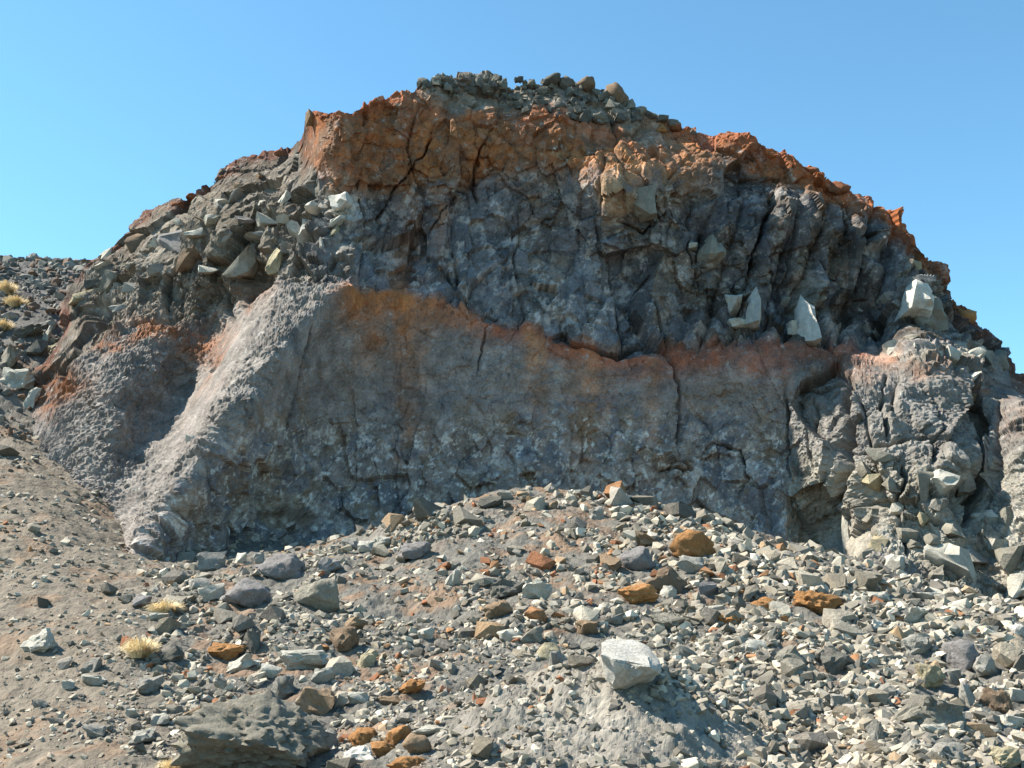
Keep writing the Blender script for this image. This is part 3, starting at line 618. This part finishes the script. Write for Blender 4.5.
BOULDER = [(-1,.1,.5),(-.95,-.75,.0),(.6,-.8,-.05),(1,.2,.35),(.2,.9,1),(-.75,.9,.95),(-.42,-.25,-1),(.55,.1,-.45),(.97,-.2,-.1),(-.85,.3,-.25),(0,.9,-.7),(-.3,-.8,-.15)]
ROCKS = [
 (252,740,140,88,(0.31,0.285,0.23),"largest rough olive-grey outcrop rock, at the bottom left below the orange stone",-6,dict(lumpy=0.075,planes=16,outcrop=True)),
 (630,664,60,54,WHITE,"largest and brightest white boulder, alone on the grey slope at lower centre",-12,dict(rough=0.06,yaw=-0.1,depth=0.36,pts=BOULDER)),
 (40,642,33,24,PALE,"lone pale grey boulder on the bare earth slope at the far left",8,{}),
 (126,600,16,12,DARK,"small dark stone touching a grey one left of the upper straw tuft",0,{}),
 (141,602,18,15,MAUVE,"small mauve-grey stone just left of the upper straw tuft",0,{}),
 (159,617,20,9,PALE,"flat pale stone just below the upper straw tuft",6,{}),
 (199,584,20,14,GREY,"small grey block left of two grey boulders near the spur foot",0,{}),
 (212,594,26,19,PALE,"pale angular stone leaning on the left side of a big grey boulder",10,{}),
 (246,595,50,34,MAUVE,"big rounded grey boulder, left of the three near the spur foot",-8,dict(lumpy=0.06)),
 (281,568,50,30,MAUVE,"big rough grey boulder highest of the three near the spur foot",-5,dict(lumpy=0.06)),
 (317,597,46,34,OLIVE,"big rounded olive-grey boulder, right of the three near the spur foot",4,dict(lumpy=0.05)),
 (213,562,28,22,GREY,"grey block at the foot of the spur against the shaded wall",12,{}),
 (242,559,14,13,PALE,"small pale round stone at the shaded wall right of the spur foot",0,{}),
 (258,560,14,15,GREY,"small grey pointed stone at the shaded wall, left of the highest big boulder",20,{}),
 (91,666,20,17,GREY,"grey block above a pale flat stone on the left earth slope",0,{}),
 (93,681,26,13,PALE,"pale wedge-shaped stone below a grey block on the left slope",-12,{}),
 (69,686,14,12,PALE,"small pale stone left of a pale wedge on the left slope",0,{}),
 (150,687,28,22,GREY,"grey triangular stone below the round straw tuft",0,dict(planes=8)),
 (171,654,26,17,DARK,"dark grey stone just right of the round straw tuft",0,{}),
 (227,652,37,19,ORANGE,"orange crumbly stone left of a dark upright stone",4,dict(lumpy=0.10)),
 (254,643,16,28,DARK,"dark upright stone right of an orange one",6,dict(planes=9)),
 (241,664,38,14,PALE,"pale slab tilted up to the right below the dark upright stone",20,dict(planes=9)),
 (131,714,13,11,PALE,"small pale stone left of a pale block at lower left",0,{}),
 (160,721,19,15,PALE,"pale block left of the tan-edged slab at lower left",0,{}),
 (141,738,29,17,PALE,"pale grey wedge stone with shaded right end near bottom left",6,{}),
 (94,732,22,15,GREY,"grey stone among pebbles on the earth near bottom left",0,{}),
 (41,704,15,9,GREY,"small grey stone by itself on the earth slope at far lower left",0,{}),
 (194,716,24,14,TAN,"tan-edged slab tilted at the upper left of the rough grey outcrop",32,{}),
 (355,625,24,14,TAN,"small tan stone above a dark brown block, left of centre",0,{}),
 (345,641,28,28,BROWN,"dark brown angular block left of centre below a small tan stone",8,dict(planes=9)),
 (304,661,46,23,PALE,"large pale grey slab with bright left face, left of centre",-4,dict(planes=9)),
 (367,660,19,21,YEL,"yellowish stone right of the large pale slab",0,{}),
 (280,688,31,22,GREY,"grey faceted stone below the large pale slab",18,{}),
 (321,677,26,17,PALE,"pale notched stone just below the large pale slab",8,{}),
 (271,672,20,14,PALE,"pale stone wedged left of the large pale slab",-10,{}),
 (359,698,21,15,PALE,"pale square stone right of the tan-brown block",15,{}),
 (318,703,36,30,TAN,"tan-brown angular block between the rough outcrop and a pale square stone",-14,dict(planes=8)),
 (326,742,24,24,GREY,"grey blocky stone right of the rough outcrop at the bottom",0,{}),
 (363,738,30,20,ORANGE,"leftmost orange rock of the cluster at the bottom",10,dict(lumpy=0.09)),
 (398,736,25,21,ORANGE,"orange rock at the top of the cluster at the bottom",0,dict(lumpy=0.08)),
 (417,746,26,24,TAN,"tan-orange rock, rightmost of the cluster at the bottom",0,dict(lumpy=0.08)),
 (384,750,26,17,ORANGE,"low orange rock in the middle of the cluster at the bottom",0,dict(lumpy=0.10)),
 (408,765,40,16,ORANGE,"orange rock cut by the bottom edge of the picture",0,dict(lumpy=0.09)),
 (360,755,32,17,WHITE,"bright white flat stone in front of the orange cluster",14,dict(planes=9)),
 (431,732,38,12,PALE,"long pale slab above and right of the orange cluster",0,dict(planes=9)),
 (411,687,32,15,ORANGE,"low crumbly rust-orange rock left of lower centre",16,dict(lumpy=0.12)),
 (388,701,24,10,TAN,"flat tan stone left below a low rust-orange rock",5,{}),
 (299,761,22,15,GREY,"grey stone at the bottom edge below the rough outcrop",0,{}),
 (427,634,18,13,PALE,"pale stone in the gravel left of centre",18,{}),
 (491,503,26,14,DARK,"dark stone on the very crest of the rubble mound",8,{}),
 (505,496,16,11,GREY,"grey stone perched behind the dark one on the mound crest",0,{}),
 (553,506,11,9,TAN,"small tan stone on the mound crest",0,{}),
 (597,514,17,15,GREY,"grey round stone right of the mound crest below the shadow",0,{}),
 (509,589,42,20,DARK,"dark grey slab beside a pale hollow-sided stone at centre",8,{}),
 (536,592,33,22,PALE,"pale stone with shaded left side right of a dark slab at centre",14,{}),
 (498,610,29,20,TAN,"rounded tan stone below the dark slab at centre",0,dict(lumpy=0.08)),
 (454,578,14,22,PALE,"narrow pale stone leaning right on the smooth earth at centre",-25,{}),
 (612,563,21,21,TAN,"tan-orange pointed stone left of a big grey rock",0,dict(planes=9)),
 (637,560,36,28,MAUVE,"big grey rock between tan stones, right of the crest",0,dict(lumpy=0.05)),
 (648,541,27,18,TAN,"rounded tan stone above the big grey rock",0,{}),
 (694,547,50,30,ORANGE,"largest orange-brown rounded boulder, just below the cliff shadow",-12,dict(lumpy=0.05)),
 (668,581,40,28,BROWN,"brown block tilting right beneath the largest orange boulder",-16,dict(planes=9)),
 (691,566,27,20,GREY,"grey stone between the largest orange boulder and a brown block",0,{}),
 (708,590,21,16,MAUVE,"mauve-grey round stone right of the tilted brown block",0,{}),
 (668,594,16,16,PALE,"small pale stone in front of the tilted brown block",0,{}),
 (637,595,40,22,ORANGE,"knobbly orange rock below the big grey rock",0,dict(lumpy=0.13)),
 (587,630,22,20,TAN,"flat-faced tan-orange block above left of the white boulder",0,dict(planes=7)),
 (533,635,26,16,OLIVE,"olive-grey wedge stone at centre below the pale one",10,{}),
 (508,636,20,13,PALE,"pale flat stone at centre left of an olive wedge",8,{}),
 (549,653,26,20,YEL,"yellowish curved stone left of the white boulder",0,dict(lumpy=0.08)),
 (557,660,16,17,GREY,"small grey stone leaning on a yellowish curved one",0,{}),
 (590,648,18,12,OLIVE,"olive stone touching the left side of the white boulder",14,{}),
 (616,619,26,13,GREY,"grey flat stone right of a flat-faced tan block",0,{}),
 (762,604,24,14,ORANGE,"small orange lump left of the bright orange knobbly rock",0,dict(lumpy=0.12)),
 (728,618,28,15,ORANGE,"low orange lump right of centre below the brown block",0,dict(lumpy=0.13)),
 (820,604,54,24,ORANGE,"bright orange knobbly rock on the grey rubble at right",-5,dict(lumpy=0.14)),
 (666,622,36,19,OLIVE,"olive rock with rusty side above the white boulder",-10,{}),
 (715,612,22,13,PALE,"pale flat stone just above a low orange lump",4,{}),
 (754,647,27,16,PALE,"pale flat slab right of the white boulder",-8,{}),
 (788,658,30,24,OLIVE,"olive-grey block at the edge of the dark hollow",12,{}),
 (834,662,28,26,DARK,"dark angular block right of the dark hollow",-35,dict(planes=8)),
 (684,653,24,18,GREY,"grey stone touching the right side of the white boulder",0,{}),
 (880,598,25,13,PALE,"pale stone right of the bright orange knobbly rock",0,{}),
 (914,617,28,20,PALE,"pale pointed stone in the rubble below the right pillar",0,{}),
 (926,597,27,10,WHITE,"white slab lying below the angular block at the pillar foot",0,{}),
 (916,646,30,22,GREY,"grey stone with a dark hollow under it at right",10,{}),
 (877,626,15,13,WHITE,"small white stone right of the orange knobbly rock",0,{}),
 (960,657,36,34,MAUVE,"rounded brownish-grey rock near the right edge",-15,dict(lumpy=0.06)),
 (929,677,25,28,YEL,"cream upright stone left of a rounded brownish rock",6,{}),
 (951,678,22,18,GREY,"grey stone under the rounded brownish rock",0,{}),
 (927,713,66,36,OLIVE,"largest dark slab in the lower right rubble, shaded in front",-12,dict(planes=10)),
 (995,701,32,24,BROWN,"brown shaded block near the right edge above the bottom corner",-8,{}),
 (968,697,15,28,GREY,"tall narrow grey stone between a dark slab and a brown block",4,{}),
 (947,754,36,24,GREY,"grey boulder at the bottom, left of the corner boulder",-8,{}),
 (1006,758,36,24,YEL,"cream boulder in the lower right corner",10,{}),
 (845,762,17,15,WHITE,"small white stone on the bottom edge at right",0,{}),
 (988,667,26,22,GREY,"grey angular stone right of the rounded brownish rock",-20,{}),
 (1017,631,17,14,WHITE,"white stone on the right edge below the pillar",0,{}),
 (1018,697,20,16,PALE,"pale stone on the right edge beside a brown block",0,{}),
 (858,695,16,12,PALE,"pale flat stone left of the largest dark slab",0,{}),
 (885,691,20,15,GREY,"grey wedge stone just left of the largest dark slab",12,{}),
 (838,702,19,16,GREY,"grey stone at the border of the shaded hump and the rubble",0,{}),
 (877,735,16,28,GREY,"long grey stone leaning left below the largest dark slab",25,{}),
 (933,730,28,14,PALE,"pale stone in front of the largest dark slab",0,{}),
 (908,750,24,18,PALE,"pale stone left of the bottom grey boulder",0,{}),
 (1012,722,24,14,PALE,"pale slab under the brown block at the right edge",-10,{}),
 (415,551,34,18,MAUVE,"half-buried grey lump left of the smooth earth patch",0,dict(lumpy=0.08)),
 (368,547,22,13,PALE,"pale stone at the shadow edge left of the crest",0,{}),
 (350,545,18,14,GREY,"grey stone at the shadow edge, left of a pale one",0,{}),
 (382,543,20,14,PALE,"bright flat stone at the shadow edge nearest the crest",15,{}),
 (330,566,26,15,MAUVE,"grey flat boulder right of the highest big boulder",-5,{}),
 (20,380,34,28,PALE,"pale smooth boulder with dark right side on the far left gully",8,dict(planes=9)),
 (32,400,12,28,PALE,"narrow pale upright slab in the far left gully",-14,{}),
 (58,349,24,30,YEL,"bright cream triangular slab in the gully left of the spur",-12,dict(planes=7)),
 (76,352,20,26,GREY,"dark-sided grey block beside a cream triangular slab",10,dict(planes=8)),
 (10,360,26,28,OLIVE,"shaded block on the left edge above the pale smooth boulder",0,dict(planes=8)),
 (38,350,20,20,DARK,"dark square block between pale slabs on the left edge",0,dict(planes=8)),
 (48,336,12,22,PALE,"thin pale slab leaning right above the cream triangular one",-28,{}),
 (30,333,30,14,DARK,"dark slab with lit top edge on the far left hillside",24,{}),
 (78,330,20,16,GREY,"grey rounded block above the dark-sided grey block",0,{}),
 (100,342,14,12,PALE,"small pale block left of the rust patch on the spur",0,{}),
]
for px, py, w, h, col, lab, tilt, kw in ROCKS:
    lay(px, py, w, h, col, lab, tilt, **kw)

# stones fixed in the cliff, plus a pale piece for a pillar's lit side
CST = [ # px, py, w, h, colour, tilt, proud (m)
 (343,203,26,20,WHITE,20,.30),(316,210,24,13,WHITE,-8,.30),(338,222,22,12,PALE,25,.30),(306,240,14,30,WHITE,-14,.32),(298,232,20,18,PALE,10,.28),(310,228,14,12,PALE,0,.3),(283,204,10,24,PALE,-40,.25),(262,206,6,16,PALE,-25,.25),
 (268,220,24,16,PALE,15,.25),(284,221,14,10,PALE,0,.25),(275,262,18,32,YEL,0,.3),(322,248,5,18,WHITE,5,.25),(335,233,10,14,YEL,0,.2),(235,200,8,24,GREY,-42,.3),(215,222,18,10,PALE,0,.3),(245,222,22,10,MAUVE,0,.3),
 (243,262,38,46,OLIVE,0,.34),(225,240,16,30,GREY,-25,.3),(255,238,26,10,GREY,0,.3),(288,250,10,14,GREY,0,.25),
 (640,208,36,34,OLIVE,5,.20),(735,304,20,26,WHITE,22,1.15),(753,308,18,46,WHITE,-8,1.2),(742,326,30,18,PALE,0,.9),(783,302,10,10,PALE,0,.4),(806,322,30,58,WHITE,3,1.15),(790,332,10,16,PALE,0,.8),
 (693,246,10,10,PALE,0,.2),(712,250,26,34,OLIVE,0,.15),
 (917,300,28,42,WHITE,-8,.7),(925,312,34,46,OLIVE,5,.25),(909,268,20,16,YEL,0,.3),(966,308,24,24,ORANGE,0,.2),(885,300,14,12,GREY,0,.2),
 (892,350,18,14,PALE,15,.25),(911,340,18,12,OLIVE,0,.3),(915,348,14,10,PALE,0,.3),(935,348,20,9,OLIVE,0,.3),(938,356,7,10,PALE,0,.3),(950,358,16,22,PALE,0,.35),(966,356,26,20,PALE,-10,.35),(972,364,22,8,PALE,25,.4),(983,360,14,20,OLIVE,0,.3),(998,362,18,26,OLIVE,0,.1),(958,372,10,8,PALE,0,.3),(972,380,12,12,PALE,0,.3),(969,398,8,9,YEL,0,.2),
 (942,484,30,30,PALE,5,.22),(922,490,22,40,OLIVE,0,.18),(965,478,20,40,GREY,-5,.12),(940,505,24,16,GREY,15,.2),(880,456,30,18,OLIVE,0,.15),(872,482,18,20,YEL,10,.2),(864,470,14,20,OLIVE,0,.2),(890,485,16,18,OLIVE,0,.2),(895,510,14,12,PALE,0,.25),(920,520,10,16,YEL,0,.25),(952,528,30,22,OLIVE,-10,.3),
 (875,552,20,36,YEL,0,.25),(862,560,20,24,OLIVE,0,.25),(893,566,18,24,PALE,0,.3),(950,568,44,54,PALE,8,.35),(935,580,16,30,OLIVE,-15,.35),(905,535,24,16,OLIVE,0,.2),(848,530,14,52,PALE,3,.10),(975,555,22,20,GREY,0,.2),(1000,545,24,18,PALE,0,.2),(1012,560,34,30,OLIVE,0,.25),(985,520,24,22,PALE,20,.2),(1018,588,22,30,PALE,-20,.3),(1005,520,20,24,OLIVE,0,.15),(915,545,16,10,OLIVE,0,.25),(930,540,14,12,OLIVE,0,.25),(880,530,16,12,OLIVE,0,.2),(868,520,14,10,OLIVE,0,.2),  # the slim tall PALE piece paints the broad pillar's sunlit left side
 (106,251,17,15,PALE,0,.15),(122,242,14,14,DARK,0,.15),(138,244,22,34,BROWN,0,.2),(104,268,20,10,PALE,20,.2),(95,284,28,12,DARK,30,.25),(88,296,40,14,YEL,30,.25),(77,302,8,34,YEL,8,.35),(110,285,14,30,OLIVE,-20,.25),(133,268,12,8,PALE,0,.2),(155,246,16,14,PALE,10,.2),(172,245,34,30,MAUVE,-10,.2),(200,222,20,16,BROWN,0,.2),(180,225,16,12,PALE,0,.2),(197,235,22,10,PALE,0,.2),(160,270,24,14,GREY,20,.2),(135,290,22,14,GREY,0,.2),(190,262,24,26,BROWN,0,.2),(210,270,20,10,PALE,0,.2),(120,310,20,12,GREY,15,.2),(168,205,14,9,RED,0,.1),(178,203,14,11,RED,0,.1),(150,222,20,10,BROWN,0,.1),(225,180,12,8,RED,0,.1),(262,160,12,8,RED,0,.1),(280,154,12,8,RED,0,.1),(240,190,14,10,TAN,0,.1),(260,180,14,12,TAN,0,.1),(222,205,14,12,PALE,0,.1),(205,203,12,10,GREY,0,.1),(192,198,12,9,RED,0,.1),
 (312,118,14,12,TAN,0,.1),(660,130,14,12,ORANGE,10,.1),(675,128,16,12,RED,0,.1),(810,172,22,16,RED,0,.1),(838,190,26,18,RED,0,.1),(750,148,18,10,RED,0,.1),
 (195,440,14,9,WHITE,0,.08),(92,456,10,7,PALE,0,.06),(148,548,30,16,MAUVE,25,.1),(160,540,20,14,MAUVE,0,.1),(490,480,14,7,WHITE,0,.1),(530,470,10,6,WHITE,0,.1),
]
for px, py, w, h, col, tilt, pr in CST:
    py = max(py, float(np.interp(px, cpx, rim)) + 0.25 * h)
    S, n = cliff_at(px, py)
    dpt = 0.5 * min(w, h) / F * S[1] * 1.3
    d = EYE - S; d = d / np.linalg.norm(d)
    front = pr * 0.6 + dpt * 0.5                    # how far it stands out; the rest is rooted in the wall
    dpt = max(dpt, 0.62 * front + 0.10)
    P_ = at(px, py, S[1]) + d * (front - dpt)
    big = max(w, h) >= 26
    stone_obj("stone", px, py, w, h, col, P_, depth=dpt, tilt=tilt, parent=cliff, sub=3 if big else 2, planes=5 if h > 1.5 * w and h > 40 else 11, rough=0.10, lumpy=0.10 if col in (RED, ORANGE) else 0.0)
# loose dark rubble lying on the summit, still part of the cliff top
topz = np.interp
SUMMIT = [(585,85,24,18,BROWN),(566,84,18,16,DARK),(552,81,22,14,DARK),(616,95,26,32,BROWN),(604,98,14,14,DARK),(424,83,16,11,DARK),(436,78,12,11,PALE),(650,115,16,9,DARK),(662,119,14,8,DARK),(674,124,12,8,DARK),(640,112,16,12,OLIVE),(630,104,12,12,OLIVE),(694,132,9,7,DARK)]
r2 = np.random.default_rng(11)
for i in range(170):
    px = r2.uniform(418, 640)
    lo = np.interp(px, [418, 500, 520, 600, 640, 680], [88, 100, 112, 122, 124, 128]); hi = np.interp(px, [418, 440, 500, 560, 600, 640, 680], [82, 76, 77, 80, 90, 110, 120])
    s = 4.5 + 8 * r2.random() ** 2.3
    SUMMIT.append((px, hi + (lo - hi) * r2.random(), s * r2.uniform(.9, 1.4), s, [DARK, (0.24,0.23,0.19), (0.2,0.195,0.165), (0.13,0.125,0.11)][r2.integers(4)]))
for px, py, w, h, col in SUMMIT:
    py = max(py, float(np.interp(px, cpx, rim)) - 0.05 * h)
    S, n = cliff_at(px, py)
    P_ = at(px, py, S[1] - 0.05)
    stone_obj("stone", px, py, w, h, col, P_, parent=cliff, sub=2, planes=10, lumpy=0.08 if w >= 15 else 0.0, tilt=r2.uniform(-25, 25))

# ------------------------------------------------------------------ rubble of the slope
def hull_protos(n, seed, npts=11):
    out = []
    r = np.random.default_rng(seed)
    for i in range(n):
        if i % 3 == 0: pts = block_points(r, npts - 8)
        else:
            pts = r.normal(size=(npts + 3, 3)); pts /= np.linalg.norm(pts, axis=1, keepdims=True)
            pts = np.sign(pts) * np.abs(pts) ** 0.75 * r.uniform(0.82, 1.05, (npts + 3, 1))
        v, f = arrays(hull(pts))
        out.append((v / (np.ptp(v, axis=0) / 2), f))
    return out
def stone_density(px, py):
    """how thickly the slope is strewn with stones at a place in the picture, 0..1"""
    d = sstep(60, 260, px + 0.25 * (py - 600)) * 0.75 + 0.08
    d += 0.45 * sstep(560, 760, px) * sstep(500, 560, py)
    d = d + 0.16 * sstep(260, 60, px)
    d = d * (1 - 0.975 * np.exp(-(((px - 635) / 170) ** 2 + ((py - 748) / 60) ** 2) ** 2))
    d = d * (1 - 0.8 * np.exp(-(((px - 250) / 65) ** 2 + ((py - 735) / 45) ** 2) ** 2))
    d = d * (1 - 0.75 * np.exp(-(((px - 440) / 65) ** 2 + ((py - 575) / 32) ** 2) ** 2))
    d = d * (1 - 0.72 * np.exp(-(((px - 535) / 85) ** 2 + ((py - 540) / 42) ** 2) ** 2))
    return np.clip(d, 0.004, 1.0)
def scatter(n, seed):
    """places on the ground spread evenly over what the picture shows"""
    r = np.random.default_rng(seed)
    k = int(n * 5); px = r.uniform(-60, 1084, k); py = r.uniform(430, 800, k)
    # invert the ground by a lookup of the base sheet
    Yg = np.arange(6.8, 24, 0.05); d = ray(px, py)
    best = np.full(k, np.nan)
    Xl = np.linspace(-14, 13, 160); Zt = ground_base(*np.meshgrid(Xl, Yg))
    for j, Y in enumerate(Yg):
        X = d[:, 0] / d[:, 1] * Y; Z = EYE[2] + d[:, 2] / d[:, 1] * Y
        g = np.interp(X, Xl, Zt[j])
        hit = np.isnan(best) & (Z < g); best[hit] = Y
    ok = ~np.isnan(best)
    px, py, best, d = px[ok], py[ok], best[ok], d[ok]
    X = d[:, 0] / d[:, 1] * best
    dens = stone_density(px, py)
    cl = perlin(np.stack([X, best, 0 * X], -1) * 0.9, 300) * 1.5 + perlin(np.stack([X, best, 0 * X], -1) * 2.6, 301) * 0.9
    keep = r.random(len(px)) < np.clip(dens * 1.35 * (0.1 + 0.9 * sstep(-0.55, 0.45, cl + 0.5 * sstep(600, 760, px))), 0, 1)
    return X[keep][:n], best[keep][:n], px[keep][:n], py[keep][:n]
PAL = np.array([(0.31,0.295,0.25),(0.37,0.355,0.30),(0.24,0.23,0.20),(0.46,0.44,0.375),(0.19,0.183,0.16),(0.31,0.285,0.23),(0.27,0.26,0.235),(0.34,0.33,0.285)])
ORG = np.array([(0.38,0.20,0.10),(0.40,0.27,0.16),(0.33,0.15,0.08),(0.42,0.30,0.19)])
def stone_colours(n, px, py, r):
    c = PAL[r.integers(len(PAL), size=n)] * (1.05, 0.985, 0.93) * (0.62 + 0.95 * r.random((n, 1)) ** 1.3)
    po = 0.025 + 0.19 * np.exp(-(((px - 580) / 140) ** 2 + ((py - 550) / 60) ** 2)) + 0.03 * (px < 560)
    o = r.random(n) < po
    c[o] = ORG[r.integers(len(ORG), size=o.sum())]
    return c
protos = hull_protos(24, 3, 12)
# 300 stones that can be picked out one by one
X, Y, sx_, sy_ = scatter(420, 21)
r3 = np.random.default_rng(8)
pick = [i for i in range(len(X)) if not any(abs(sx_[i] - q[0]) < q[2] * 0.55 and abs(sy_[i] - q[1]) < q[3] * 0.6 for q in ROCKS)][:300]
zz = ground_z(X, Y); cc = stone_colours(len(X), sx_, sy_, r3)
pm = [mesh_from("stone", v, f, M_STONE, None, False) for v, f in protos]
for i in pick:
    s = (10 + 19 * r3.random() ** 2.2) / F * Y[i] / cp * 0.5
    if sx_[i] < 150: s *= 0.7
    o = link("stone", pm[r3.integers(len(pm))], ground)
    o.scale = (s * r3.uniform(.9, 1.45), s * r3.uniform(.8, 1.2), s * r3.uniform(.55, .95))
    o.location = (X[i], Y[i], zz[i] + s * 0.3)
    o.rotation_euler = (r3.uniform(-.5, .5), r3.uniform(-.5, .5), r3.uniform(0, 6.28))
    o.color = (*(cc[i] * 0.75), 1)
# the rest: gravel nobody could count
def gravel(name, n, seed, smin, smax, power, cover=None):
    X, Y, sx, sy = scatter(n, seed)
    free = np.ones(len(X), bool)
    for q in ROCKS: free &= ((sx - q[0]) / (q[2] * 0.5)) ** 2 + ((sy - q[1] - 0.15 * q[3]) / (q[3] * 0.55)) ** 2 > 1
    X, Y, sx, sy = X[free], Y[free], sx[free], sy[free]; n = len(X)
    r = np.random.default_rng(seed + 1)
    z = ground_z(X, Y); col = stone_colours(n, sx, sy, r)
    s = (smin + (smax - smin) * r.random(n) ** power) / F * Y / cp * 0.5
    s = s * (0.8 + 0.3 * sstep(450, 800, sx)) * np.where(sx < 140, 0.7, 1)
    pr = hull_protos(20, seed, 10)
    Vs, Fs, Cs, off = [], [], [], 0
    which = r.integers(len(pr), size=n)
    for k, (v, f) in enumerate(pr):
        m = which == k; q = m.sum()
        e = r.uniform(-0.7, 0.7, (q, 2)); a = r.uniform(0, 6.28, q)
        sc = np.stack([s[m] * r.uniform(.85, 1.5, q), s[m] * r.uniform(.75, 1.2, q), s[m] * r.uniform(.5, .95, q)], -1)
        p = v[None] * sc[:, None]
        cx, sx1 = np.cos(e[:, :1]), np.sin(e[:, :1]); cy, sy1 = np.cos(e[:, 1:]), np.sin(e[:, 1:]); ca, sa = np.cos(a)[:, None], np.sin(a)[:, None]
        x, y, zc = p[..., 0], p[..., 1], p[..., 2]
        y, zc = y * cx - zc * sx1, y * sx1 + zc * cx
        x, zc = x * cy + zc * sy1, -x * sy1 + zc * cy
        x, y = x * ca - y * sa, x * sa + y * ca
        p = np.stack([x + X[m][:, None], y + Y[m][:, None], zc + (z[m] + r.uniform(-0.4, 0.45, q) * s[m])[:, None]], -1)
        Vs.append(p.reshape(-1, 3)); Fs.append((f[None] + off + (np.arange(q) * len(v))[:, None, None]).reshape(-1, 3)); off += q * len(v)
        Cs.append(np.repeat(col[m], len(v), 0))
    me = mesh_from(name, np.vstack(Vs), np.vstack(Fs), M_GRAVEL, np.vstack(Cs), False)
    return me
link("gravel", gravel("gravel", 47000, 41, 1.5, 13.0, 3.0), ground, kind="stuff")

# gully and far hillside at the left: loose dark rubble
def hill_rubble():
    r = np.random.default_rng(61); n = 7000
    X = r.uniform(-22, -8.2, n); Y = r.uniform(21, 36, n)
    px, py = project(np.stack([X, Y, ground_base(X, Y)], -1))
    k = (px > -40) & (px < 125) & (py < 460); X, Y = X[k], Y[k]; n = len(X)
    z = ground_z(X, Y); s = (2.2 + 9 * r.random(n) ** 3.5) / F * Y * 0.5
    col = np.array([(0.16,0.152,0.135),(0.22,0.21,0.185),(0.12,0.115,0.10),(0.30,0.285,0.25),(0.18,0.12,0.085)])[r.integers(5, size=n)]
    Vs, Fs, Cs, off = [], [], [], 0
    for i in range(n):
        v, f = protos[r.integers(len(protos))]
        R = np.array(Matrix.Rotation(r.uniform(0, 6.28), 3, 'Z') @ Matrix.Rotation(r.uniform(-.6, .6), 3, 'X'))
        p = (v * s[i] * r.uniform(.6, 1.3, 3)) @ R.T + (X[i], Y[i], z[i] + .2 * s[i])
        Vs.append(p); Fs.append(f + off); off += len(v); Cs.append(np.repeat(col[i:i + 1], len(v), 0))
    return mesh_from("rubble", np.vstack(Vs), np.vstack(Fs), M_GRAVEL, np.vstack(Cs), False)
link("rubble", hill_rubble(), ground, kind="stuff")

# ------------------------------------------------------------------ dry grass tufts
def tuft(px, py, w, h, label, seed):
    foot = pix_ground(px, py + h * 0.4); r = np.random.default_rng(seed)
    z = ground_z(np.array([foot[0]]), np.array([foot[1]]))[0] - 0.02
    W, H = w / F * foot[1], h / F * foot[1]
    Vs, Fs, Cs, off = [], [], [], 0
    for i in range(900):
        a = r.uniform(0, 6.28); rad = math.sqrt(r.random())
        b0 = np.array([math.cos(a), math.sin(a), 0]) * rad * W * 0.22
        out = np.array([math.cos(a), math.sin(a), 0]) * W * 0.5 * r.uniform(.35, 1) * (0.35 + 0.65 * rad) + r.normal(size=3) * W * 0.05
        hh = H * r.uniform(.55, 1.1) * (1 - 0.45 * rad)
        tw = np.array([-math.sin(a + 1), math.cos(a + 1), 0]) * W * 0.013
        pts = [b0, b0 + out * 0.35 + (0, 0, hh * 0.65), b0 + out * 0.8 + (0, 0, hh * 0.95), b0 + out * 1.15 + (0, 0, hh * 0.8)]
        for j, q in enumerate(pts): Vs += [q - tw * (1 - j / 3.3), q + tw * (1 - j / 3.3)]
        for j in range(3): Fs.append((off + 2 * j, off + 2 * j + 1, off + 2 * j + 3, off + 2 * j + 2))
        off += 8; col = np.array((0.74, 0.60, 0.36)) * r.uniform(.7, 1.15); Cs += [col] * 8
    o = link("grass_tuft", mesh_from("grass_tuft", np.array(Vs), np.array(Fs), M_STRAW, np.array(Cs), True), None, label=label, category="grass", group="dry grass tufts")
    o.location = (foot[0], foot[1], z)
tuft(140,654,34,22,"round straw-coloured grass tuft on the left slope above a triangular stone",1)
tuft(166,604,34,14,"low flat straw-coloured grass tuft, the uppermost on the earth below the spur",2)
tuft(172,761,26,16,"straw grass tuft at the bottom edge of the picture",3)
tuft(6,290,22,18,"straw grass tuft highest on the hillside at the left edge",4)
tuft(16,303,24,14,"straw grass tuft in the middle of three on the left hillside",5)
tuft(4,326,20,14,"straw grass tuft lowest of three on the left hillside",6)
